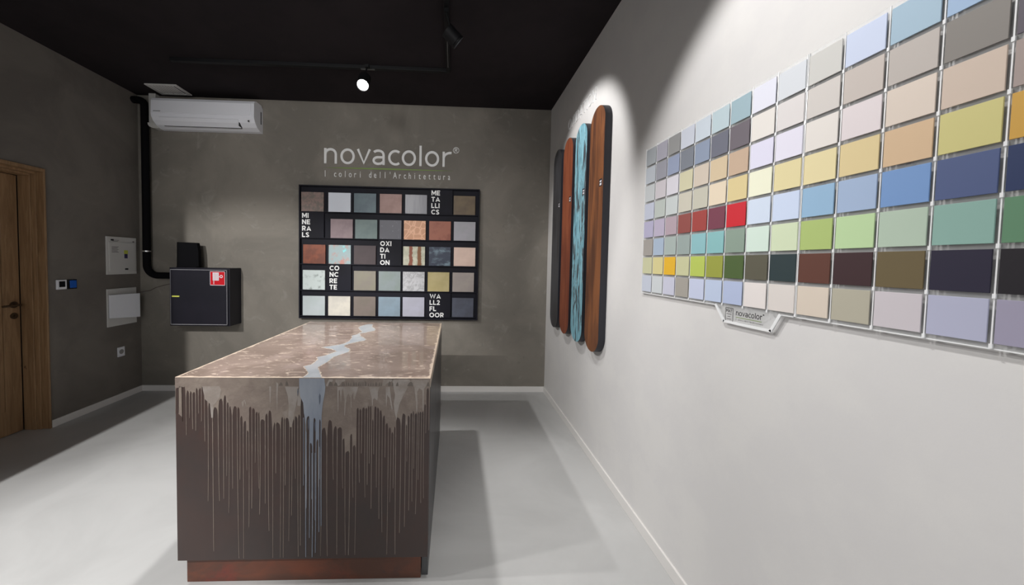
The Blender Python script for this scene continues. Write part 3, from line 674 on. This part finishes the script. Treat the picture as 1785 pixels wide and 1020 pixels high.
g.box(sx0+.027, sx0+.088, by0-.0021, by0-.0015, sz1-.094, sz1-.012).box(sx0+.034, sx0+.041, by0-.0021, by0-.0015, sz0+.014, sz1-.09).box(sx0+.086, sx0+.106, by0-.0021, by0-.0015, sz1-.058, sz1-.052)
g.cyl((sx0+.112, by0-.0015, sz1-.052), (sx0+.112, by0-.0022, sz1-.052), .016)
sub(g, 'sign_pictogram', M['white_ink'], sg, bx)
sub(MB().cyl((sx0+.112, by0-.0022, sz1-.052), (sx0+.112, by0-.0026, sz1-.052), .008).box(sx0+.040, sx0+.042, by0-.0026, by0-.0021, sz1-.09, sz1-.02).box(sx0+.055, sx0+.057, by0-.0026, by0-.0021, sz1-.09, sz1-.02).box(sx0+.070, sx0+.072, by0-.0026, by0-.0021, sz1-.09, sz1-.02), 'sign_red_marks', M['red'], sg, bx)
# black device standing on the cabinet
dv = empty('black_router', 'small plain black upright device standing on top of the fire hose cabinet', 'device', (-2.78, YB-.1, bz1))
MB().prism([(-2.882, bz1+.010), (-2.660, bz1+.010), (-2.664, bz1+.17), (-2.676, bz1+.252), (-2.684, bz1+.258), (-2.878, bz1+.262)], lambda u, v: (u, YB-.085, v), lambda u, v: (u, YB-.125, v)).build('device_casing', M['black_foam'], dv, bevel=.005)
MB().box(-2.870, -2.672, YB-.145, YB-.065, bz1+.0005, bz1+.010).build('device_foot', M['black_foam'], dv, bevel=.003)
# thin wires
wr = [(-2.875, YB-.09, bz1+.03), (-2.90, YB-.085, bz1+.028), (-2.93, YB-.06, bz1+.015), (-2.965, YB-.035, bz1-.03), (-2.985, YB-.012, 1.22), (-3.03, YB-.008, 1.17), (-3.12, YB-.008, 1.145), (-3.2, YB-.008, 1.12), (-3.25, YB-.01, 1.09), (-3.335, YB-.02, 1.075), (XL+.01, YB-.055, 1.068)]
tag(MB().tube(wr, .0028, 8).build('thin_cable', mat('brown_cable', lin((88, 74, 72)), .5)), 'thin brown cable from the lower white box to the black cabinet', 'cable')

# ------------------------------------------------------------------ things on the left wall
mc = empty('distribution_box', 'upper white metal electrical box with stickers on the left wall', 'electrical box', (XL, 3.652, 1.27))
MB().box(XL, XL+.012, 3.494, 3.808, 1.27, 1.642).build('box_frame', M['white_steel'], mc, bevel=.002)
dd = MB().box(XL+.012, XL+.019, 3.512, 3.792, 1.300, 1.590).build('box_door', M['white_steel'], mc, bevel=.002)
xs_ = XL+.0192
st = MB().box(xs_, xs_+.0006, 3.665, 3.70, 1.43, 1.495)
sub(st, 'sticker', mat('navy_sticker', lin((60, 55, 95)), .5), dd, mc)
sub(MB().box(xs_, xs_+.0007, 3.662, 3.704, 1.475, 1.512), 'yellow_sticker', M['yellow'], dd, mc)
pt = MB().box(XL+.012, XL+.0127, 3.535, 3.565, 1.602, 1.618)
for k in range(3): pt.box(XL+.012, XL+.0126, 3.55, 3.62-.012*k, 1.612-k*.010-.005, 1.612-k*.010-.002)
for k in range(5): pt.box(xs_, xs_+.0006, 3.535, 3.605-(k % 2)*.01, 1.545-k*.013-.004, 1.545-k*.013)
pt.box(xs_, xs_+.0006, 3.67, 3.705, 1.313, 1.330).box(XL+.012, XL+.0127, 3.765, 3.783, 1.598, 1.606)
pt.build('printed_marks', M['black_ink'], mc)
m2_ = empty('recessed_box', 'lower white wall box with its square cover standing ajar on the left wall', 'electrical box', (XL, 3.648, .757))
MB().box(XL, XL+.010, 3.492, 3.802, .757, 1.129).build('box_frame', M['white_steel'], m2_, bevel=.002)
cv = MB(); A = Vector((XL+.014, 3.500, 0)); B = Vector((XL+.060, 3.775, 0)); n_ = Vector((.986, -.165, 0))*.012
cv.add([(A.x, A.y, .845), (B.x, B.y, .820), (B.x, B.y, 1.068), (A.x, A.y, 1.072)]+[(A.x+n_.x, A.y+n_.y, .845), (B.x+n_.x, B.y+n_.y, .820), (B.x+n_.x, B.y+n_.y, 1.068), (A.x+n_.x, A.y+n_.y, 1.072)],
       [(0, 1, 2, 3), (4, 7, 6, 5), (0, 4, 5, 1), (1, 5, 6, 2), (2, 6, 7, 3), (3, 7, 4, 0)])
cv.add([(XL+.010, 3.51, .86), (XL+.010, 3.76, .86), (XL+.010, 3.76, 1.05), (XL+.010, 3.51, 1.05), (XL+.014, 3.515, .86), (XL+.055, 3.755, .86), (XL+.055, 3.755, 1.05), (XL+.014, 3.515, 1.05)],
       [(0, 1, 2, 3), (4, 7, 6, 5), (0, 4, 5, 1), (1, 5, 6, 2), (2, 6, 7, 3), (3, 7, 4, 0)])
cv.build('box_cover', M['white_plastic'], m2_, bevel=.002)
so = empty('wall_socket', 'white square power socket low on the left wall', 'socket', (XL, 3.627, .432))
MB().box(XL, XL+.010, 3.590, 3.663, .438, .534).build('socket_plate', M['white_plastic'], so, bevel=.003)
MB().cyl((XL+.010, 3.6265, .487), (XL+.0103, 3.6265, .487), .024).cyl((XL+.0095, 3.6265, .487), (XL+.0115, 3.6265, .487), .003).build('socket_well', mat('socket_grey', lin((150, 148, 146)), .5), so)
th = empty('thermostat', 'small white framed thermostat with black display, between door and blue switch', 'thermostat', (XL, 3.105, 1.157))
MB().box(XL, XL+.012, 3.067, 3.143, 1.158, 1.240).build('thermostat_frame', M['white_plastic'], th, bevel=.003)
MB().box(XL+.012, XL+.0135, 3.083, 3.129, 1.178, 1.228).build('thermostat_screen', M['screen'], th, bevel=.001)
bs = empty('blue_switch', 'light switch under blue protective film, right of the thermostat', 'switch', (XL, 3.19, 1.157))
MB().box(XL, XL+.010, 3.152, 3.226, 1.157, 1.240).build('switch_frame', M['screen'], bs, bevel=.002)
MB().box(XL+.010, XL+.014, 3.166, 3.220, 1.166, 1.232).build('switch_film', M['blue_film'], bs, bevel=.002)

# ------------------------------------------------------------------ track and spotlights
tkr = empty('ceiling_track', 'black L-shaped lighting track under the black ceiling', 'track', (-.08, 3.13, ZC))
tm = MB().box(-2.44, -.062, 3.112, 3.148, ZC-.030, ZC-.0005).box(-.098, -.062, YF+.3, 3.112, ZC-.030, ZC-.0005)
tm.build('track_rail', M['black_metal'], tkr, bevel=.002)
MB().box(-.084, -.078, 2.60, 3.05, ZC-.0315, ZC-.030).box(-.84, -.72, 3.120, 3.140, ZC-.0315, ZC-.030).build('track_slot', mat('dull_steel_strip', (.16, .16, .16), .4, .6), tkr)
M['lens'] = bpy.data.materials.new('lamp_lens'); M['lens'].use_nodes = True
_b = M['lens'].node_tree.nodes['Principled BSDF']; _b.inputs['Base Color'].default_value = (1, 1, 1, 1); _b.inputs['Emission Color'].default_value = (1, .99, .97, 1); _b.inputs['Emission Strength'].default_value = 14
def spotlight(face, aim, mount, label, r=.046, length=.095, group='spotlights on the black track'):
    d = (aim-face).normalized(); back = face-d*length; mid = face-d*length*.55
    root = empty('track_spotlight', label, 'spotlight', mount, group)
    e = .006
    MB().cyl(face-d*e, back, r, r, 32).build('spot_body', M['black_metal'], root, bevel=.002)
    n = 32; u = d.orthogonal().normalized(); v = d.cross(u); ring = MB()
    pts = []
    for rr, off in ((r, -e), (r, .012), (r-.004, .012), (r-.004, -e)):
        pts.append([face+d*off+(u*math.cos(2*PI*k/n)+v*math.sin(2*PI*k/n))*rr for k in range(n)])
    ring.add([p for g_ in pts for p in g_], [(j*n+k, j*n+(k+1) % n, ((j+1) % 4)*n+(k+1) % n, ((j+1) % 4)*n+k) for j in range(4) for k in range(n)], True)
    ring.build('spot_rim', M['black_metal'], root)
    MB().cyl(face-d*e, face-d*.003, r-.006, None, 32).build('spot_lens', M['lens'], root)['label'] = 'lit white lens'
    top_ = Vector((mount[0], mount[1], mount[2]-.022)); m2 = MB().box(mount[0]-.016, mount[0]+.016, mount[1]-.016, mount[1]+.016, mount[2]-.024, mount[2])
    m2.cyl(top_, (mid.x, mid.y, max(mid.z, min(top_.z-.01, mid.z+.02))), .007, None, 12)
    m2.build('spot_arm', M['black_metal'], root)
    return root
zt_ = ZC-.031
spotlight(LAMP[0]-Vector((0, 0, 0)), LAMP[1], (-.77, 3.06, zt_+.0), 'lit black spotlight glaring toward the viewer on the cross track', .050, .13)
spotlight(BOARD[0], BOARD[1], (-.08, 2.36, zt_), 'black cylinder spotlight tilted toward the right wall, on the long track')
spotlight(SWATCH[0], SWATCH[1], (-.08, 1.02, zt_), 'black cylinder spotlight above the viewer lighting the colour swatches')
for o_ in [o for o in COL.objects if o.type == 'LIGHT' and o.name in ('lamp_light', 'board_light', 'swatch_light')]:
    pass
for nm_, (f_, a_) in (('lamp_light', LAMP), ('board_light', BOARD), ('swatch_light', SWATCH)):
    COL.objects[nm_].location = f_+(a_-f_).normalized()*.016

# ------------------------------------------------------------------ four long boards on the right wall
def stadium(yc, hw, z0, z1, n=20):
    P = []
    for k in range(n+1): t = PI*k/n; P.append((yc+hw*math.cos(t), z1-hw*.95+hw*.95*math.sin(t)))
    for k in range(n+1): t = PI+PI*k/n; P.append((yc+hw*math.cos(t), z0+hw*.95+hw*.95*math.sin(t)))
    return P
M['board_edge'] = mat('board_black_edge', lin((34, 34, 42)), .5)
bmats = {
 'rust_brown': mat('oxidised_copper_brown', lin((140, 88, 54)), .4, c2=lin((92, 58, 42)), scale=2.2, lo=.35, hi=.68, stretch=(1, 7, .8), distort=.5),
 'patina': mat('blue_patina', lin((150, 205, 220)), .5, c2=lin((110, 160, 176)), scale=5, lo=.4, hi=.62, stretch=(1, 7, 1.2), distort=.8, bump=.2, bscale=20),
 'rust_red': mat('rust_red_board', lin((150, 82, 54)), .45, c2=lin((122, 62, 42)), scale=2.5, stretch=(1, 4, .6), distort=.5),
 'gunmetal': mat('gunmetal_board', lin((74, 75, 80)), .4, c2=lin((58, 57, 60)), scale=3, stretch=(1, 5, .6), distort=.5)}
mixin(bmats['rust_brown'], lin((176, 118, 76)), 3.2, .56, .74, stretch=(1, 8, .6), amount=.6)
mixin(bmats['patina'], lin((66, 52, 52)), 2.6, .49, .56, stretch=(1, 5, .9), distort=1.6, amount=.9)
mixin(bmats['patina'], lin((196, 226, 232)), 9, .58, .7, stretch=(1, 6, 1.2), amount=.7)
mixin(bmats['gunmetal'], lin((96, 74, 56)), 2.5, .60, .74, amount=.7)
for yc, key, lab in ((2.450, 'rust_brown', 'long round-ended board in streaky copper brown, nearest of the four on the white wall'),
                     (2.765, 'patina', 'long round-ended board with turquoise patina, second nearest of four'),
                     (3.080, 'rust_red', 'long round-ended rust red board between the turquoise and dark grey ones'),
                     (3.395, 'gunmetal', 'long round-ended dark gunmetal board nearest the back wall')):
    rt = empty('oxidised_board', lab, 'board', (XR, yc, .828), 'round-ended boards on the white wall')
    MB().prism(stadium(yc, .125, .828, 2.562), lambda u, v: (XR-.001, u, v), lambda u, v: (XR-.0495, u, v), True).build('board_core', M['board_edge'], rt)['label'] = 'black edge of the board'
    MB().prism(stadium(yc, .1247, .8283, 2.5617), lambda u, v: (XR-.0495, u, v), lambda u, v: (XR-.0505, u, v)).build('board_face', bmats[key], rt)
    lb_ = MB().box(XR-.0512, XR-.0505, yc-.108, yc-.062, 1.990, 2.040).build('board_tag', M['white_ink'] if key != 'x' else None, rt)
    sub(MB().box(XR-.0518, XR-.0512, yc-.108, yc-.062, 2.030, 2.040).box(XR-.0518, XR-.0512, yc-.108, yc-.062, 1.990, 1.996).box(XR-.0518, XR-.0512, yc-.108, yc-.100, 1.996, 2.030).box(XR-.0518, XR-.0512, yc-.07, yc-.062, 1.996, 2.030).box(XR-.0518, XR-.0512, yc-.100, yc-.07, 2.012, 2.018), 'tag_print', M['black_ink'], lb_, rt)
# heading over the boards
hw_ = stroke_text('OXIDATION', (-3.245, 2.69, -2.61, 2.785), on_right(XR-.0002), .006, MB(), .13, .2).build('wall_heading', mat('white_letter', lin((240, 240, 240)), .5))
tag(hw_, 'white raised OXIDATION lettering on the white wall above the boards', 'lettering')

# ------------------------------------------------------------------ colour board
GY, GZ, PI_, TW, TH = 1.8569, 1.9829, .0955, .0857, .0846
def clear(name):
    m = bpy.data.materials.new(name); m.use_nodes = True; nt = m.node_tree
    for n in list(nt.nodes): nt.nodes.remove(n)
    out = nt.nodes.new('ShaderNodeOutputMaterial'); t = nt.nodes.new('ShaderNodeBsdfTransparent'); g_ = nt.nodes.new('ShaderNodeBsdfGlossy'); g_.inputs['Roughness'].default_value = .08
    d = nt.nodes.new('ShaderNodeBsdfDiffuse'); d.inputs['Color'].default_value = (.85, .87, .88, 1)
    t.inputs['Color'].default_value = (.97, .98, .98, 1)
    t.inputs['Color'].default_value = (1, 1, 1, 1)
    fr_ = nt.nodes.new('ShaderNodeFresnel'); fr_.inputs['IOR'].default_value = 1.3
    a = nt.nodes.new('ShaderNodeMixShader'); b = nt.nodes.new('ShaderNodeMixShader'); a.inputs[0].default_value = .16
    nt.links.new(t.outputs[0], a.inputs[1]); nt.links.new(d.outputs[0], a.inputs[2])
    ge = nt.nodes.new('ShaderNodeNewGeometry'); fm = nt.nodes.new('ShaderNodeMath'); fm.operation = 'MULTIPLY'; fi = nt.nodes.new('ShaderNodeMath'); fi.operation = 'SUBTRACT'; fi.inputs[0].default_value = 1
    nt.links.new(ge.outputs['Backfacing'], fi.inputs[1]); nt.links.new(fr_.outputs[0], fm.inputs[0]); nt.links.new(fi.outputs[0], fm.inputs[1]); nt.links.new(fm.outputs[0], b.inputs[0]); nt.links.new(a.outputs[0], b.inputs[1]); nt.links.new(g_.outputs[0], b.inputs[2]); nt.links.new(b.outputs[0], out.inputs[0])
    return m
M['acrylic'] = clear('clear_acrylic')
M['acrylic_edge'] = mat('bright_acrylic_edge', lin((244, 245, 246)), .25)
M['acrylic_dim2'] = mat('pale_acrylic_edge', lin((214, 214, 216)), .3)
M['acrylic_dim'] = mat('grey_acrylic_edge', lin((150, 150, 150)), .3)
xa, xb = XR-.0120, XR-.0090                     # acrylic sheet
xt0, xt1 = XR-.0160, XR-.0132                    # tile front and back
ztop, zbot = GZ+TH+.012, GZ-7*PI_-.012
def panel(yA, yB_, label, tab):
    """yA > yB_: far and near end"""
    root = empty('acrylic_panel', label, 'panel', (XR, (yA+yB_)/2, zbot), 'clear sheets behind the colour swatches')
    if tab:
        out = [(yA, ztop), (yB_, ztop), (yB_, zbot), (1.048, zbot), (1.080, 1.2414), (1.282, 1.2414), (1.328, zbot), (yA, zbot)]
    else: out = [(yA, ztop), (yB_, ztop), (yB_, zbot), (yA, zbot)]
    MB().prism(out, lambda u, v: (xb, u, v), lambda u, v: (xa, u, v)).build('clear_sheet', M['acrylic'], root)
    e = MB(); w_ = .0035
    segs = list(zip(out[1:], out[2:]+out[:1]))
    for i, (p, q_) in enumerate(segs):
        a = Vector(p); b = Vector(q_); d = (b-a)
        if d.length < .01: continue
        n = Vector((-d.y, d.x)).normalized(); thick = w_*(2.6 if (tab and min(p[1], q_[1]) < zbot-.01) else .7)
        pts = [a, b, b-n*thick, a-n*thick] if True else None
        cen = Vector(((yA+yB_)/2, (ztop+zbot)/2))
        if (a+b)/2 != cen and ((a+b)/2-n*thick-cen).length > ((a+b)/2-cen).length: pts = [a, b, b+n*thick, a+n*thick]
        e.prism([tuple(x_) for x_ in pts], lambda u, v: (xb, u, v), lambda u, v: (xa-.0012, u, v))
    e.build('sheet_edge', M['acrylic_edge'], root)
    for c in range(15):
        y = GY-c*PI_+.0046
        if not (yB_ <= y <= yA+.001): continue
        sp_ = MB().box(xa-.0016, xa, y-.0011, y+.0011, zbot+.001, ztop-.001)
        for r in range(8): sp_.box(xa-.0042, xa-.0014, y-.0030, y+.0016, GZ-r*PI_-.0098, GZ-r*PI_-.0008)
        sp_.build('spacer_strip', M['acrylic_edge'], root)
    st_ = MB()
    for y in (yA-.05, yB_+.05, (yA+yB_)/2):
        for z in (ztop-.03, zbot+.03, (ztop+zbot)/2): st_.cyl((xb, y, z), (XR-.0003, y, z), .006, None, 12)
    st_.build('standoffs', M['acrylic_dim'], root)
    return root
YSEAM = GY-9*PI_+.0046+.003
p1 = panel(GY+.012, YSEAM, 'clear acrylic sheet with logo tab, behind the far colour swatches', True)
p2 = panel(YSEAM-.0015, GY-14*PI_+.002, 'clear acrylic sheet behind the near colour swatches, cut by the photo edge', False)
# logo tab
K2 = 1.0078
def br(u, v, w): return (xa-.0003-w, -u*K2, H+(v-H)*K2)
tb = MB(); stroke_text('novacolor', (-1.213, 1.2775, -1.106, 1.2970), br, .0006, tb, .12, low_=True); g = text_mb('®', (-1.104, 1.2925, -1.099, 1.2975), br, .0006); tb.add(g.v, g.f)
tb.build('tab_logo', M['black_ink'], p1)
text_mb("I colori dell'Architettura", (-1.212, 1.2600, -1.103, 1.2665), br, .0006, mono=(.86, 1.)).build('tab_tagline', M['grey_ink'], p1)
def bq(mb, a, b, c, d, w=.0006):
    return mb.prism([(-b, c), (-a, c), (-a, d), (-b, d)], lambda u, v: br(u, v, 0), lambda u, v: br(u, v, w))
bq(MB(), 1.108, 1.213, 1.2700, 1.2718).build('tab_underline', M['logo_green'], p1)
g = MB()
for (a, b, c, d) in ((1.226,1.262,1.2990,1.3010),(1.226,1.262,1.2500,1.2520),(1.226,1.2275,1.2520,1.2990),(1.2605,1.262,1.2520,1.2990)): bq(g, a, b, c, d)
t_ = text_mb('MAT', (-1.258, 1.284, -1.231, 1.295), br, .0006); g.add(t_.v, t_.f)
g.build('tab_emblem', M['black_ink'], p1)
g = MB()
for k, (a, b) in enumerate(((1.233, 1.256), (1.238, 1.252), (1.234, 1.255))): bq(g, a, b, 1.2765-k*.009, 1.2790-k*.009)
g.build('tab_emblem_lines', M['grey_ink'], p1)

GRID = [
 [(165,170,175),(170,168,180),(150,150,150),(205,210,222),(205,215,225),(190,208,215),(160,185,195),(230,231,245),(218,222,228),(208,207,203),(205,215,238),(165,190,208),(160,185,215),(150,170,190)],
 [(188,194,202),(155,155,165),(150,160,185),(125,130,140),(142,154,176),(108,110,124),(108,100,108),(234,229,223),(226,221,220),(213,207,202),(200,190,183),(190,182,176),(135,130,125),(95,88,98)],
 [(198,202,204),(204,198,203),(216,213,221),(208,203,172),(208,195,180),(212,192,160),(198,172,148),(226,224,246),(232,229,249),(232,226,220),(228,218,220),(222,208,195),(208,190,175),(165,150,145)],
 [(195,200,216),(188,195,190),(200,206,206),(203,198,183),(196,193,178),(228,212,188),(220,202,150),(241,241,216),(229,216,166),(232,218,170),(225,205,155),(215,185,150),(208,200,135),(205,160,75)],
 [(182,178,204),(186,177,198),(180,162,172),(145,80,75),(160,70,66),(120,64,80),(203,38,50),(211,223,241),(206,219,243),(150,185,215),(165,185,215),(120,155,205),(82,95,135),(45,58,95)],
 [(165,160,155),(170,186,206),(170,182,178),(155,168,165),(143,190,196),(138,188,190),(140,158,145),(213,231,219),(211,223,190),(175,195,120),(190,217,167),(182,200,182),(142,178,168),(100,140,110)],
 [(202,202,166),(216,206,150),(230,182,55),(203,203,162),(186,202,98),(155,160,72),(80,100,58),(95,92,78),(48,62,65),(98,62,52),(65,45,48),(108,95,68),(45,42,60),(38,35,40)],
 [(198,204,218),(206,211,214),(202,203,220),(168,163,155),(202,209,233),(193,206,231),(182,194,224),(233,226,223),(224,217,212),(220,207,192),(182,177,160),(207,200,205),(182,184,207),(162,157,178)]]
def colour_name(c):
    import colorsys
    h, l, s = colorsys.rgb_to_hls(*(x/255 for x in c)); h *= 360
    dif = max(c)-min(c)
    if dif < 12:
        base = 'off-white' if l > .86 else 'grey'; pre = '' if base == 'off-white' else ('pale ' if l > .7 else ('dark ' if l < .42 else 'mid '))
        return 'near-black' if l < .17 else pre+base
    for lim, n in ((14, 'red'), (42, 'orange'), (64, 'yellow'), (90, 'lime'), (160, 'green'), (200, 'turquoise'), (240, 'blue'), (290, 'violet'), (335, 'purple'), (361, 'red')):
        if h < lim: break
    if n == 'orange': n = 'brown' if l < .5 and dif < 90 else ('beige' if dif < 80 else 'orange')
    if n == 'yellow' and dif > 130 and l < .6: n = 'golden yellow'
    if n in ('red',) and l > .6: n = 'pinkish grey' if dif < 30 else 'pink'
    if n in ('violet', 'purple') and dif < 35 and l > .5: n = 'lilac'
    pre = 'very pale ' if l > .85 else ('pale ' if l > .7 else ('dark ' if l < .35 else ''))
    if dif < 30 and n in ('blue', 'green', 'turquoise', 'lime', 'yellow'): n = 'greyish '+n
    return pre+n
ROWN = ['top row', 'second row', 'third row', 'fourth row', 'fourth-from-bottom row', 'third-from-bottom row', 'second-from-bottom row', 'bottom row']
proto = None
for r in range(8):
    for c in range(14):
        if r == 0 and c == 13: continue            # outside the frame
        col = GRID[r][c]; y1 = GY-c*PI_; z0 = GZ-r*PI_
        m = mat('swatch_paint_%s' % colour_name(col).replace(' ', '_'), sc(lin(col), 1.02), .55, spec=.3)
        if proto is None:
            proto = MB().box(xt0, xt1, -TW, 0, 0, TH).build('colour_swatch', m, bevel=.0006); o = proto
        else:
            o = proto.copy(); o.data = proto.data.copy(); o.data.materials.clear(); o.data.materials.append(m); COL.objects.link(o)
        o.location = (0, y1, z0)
        tag(o, '%s square swatch on the wall colour board, %s, %s from left' % (colour_name(col), ROWN[r], ORDC[c]), 'swatch', 'paint swatches on the colour board')
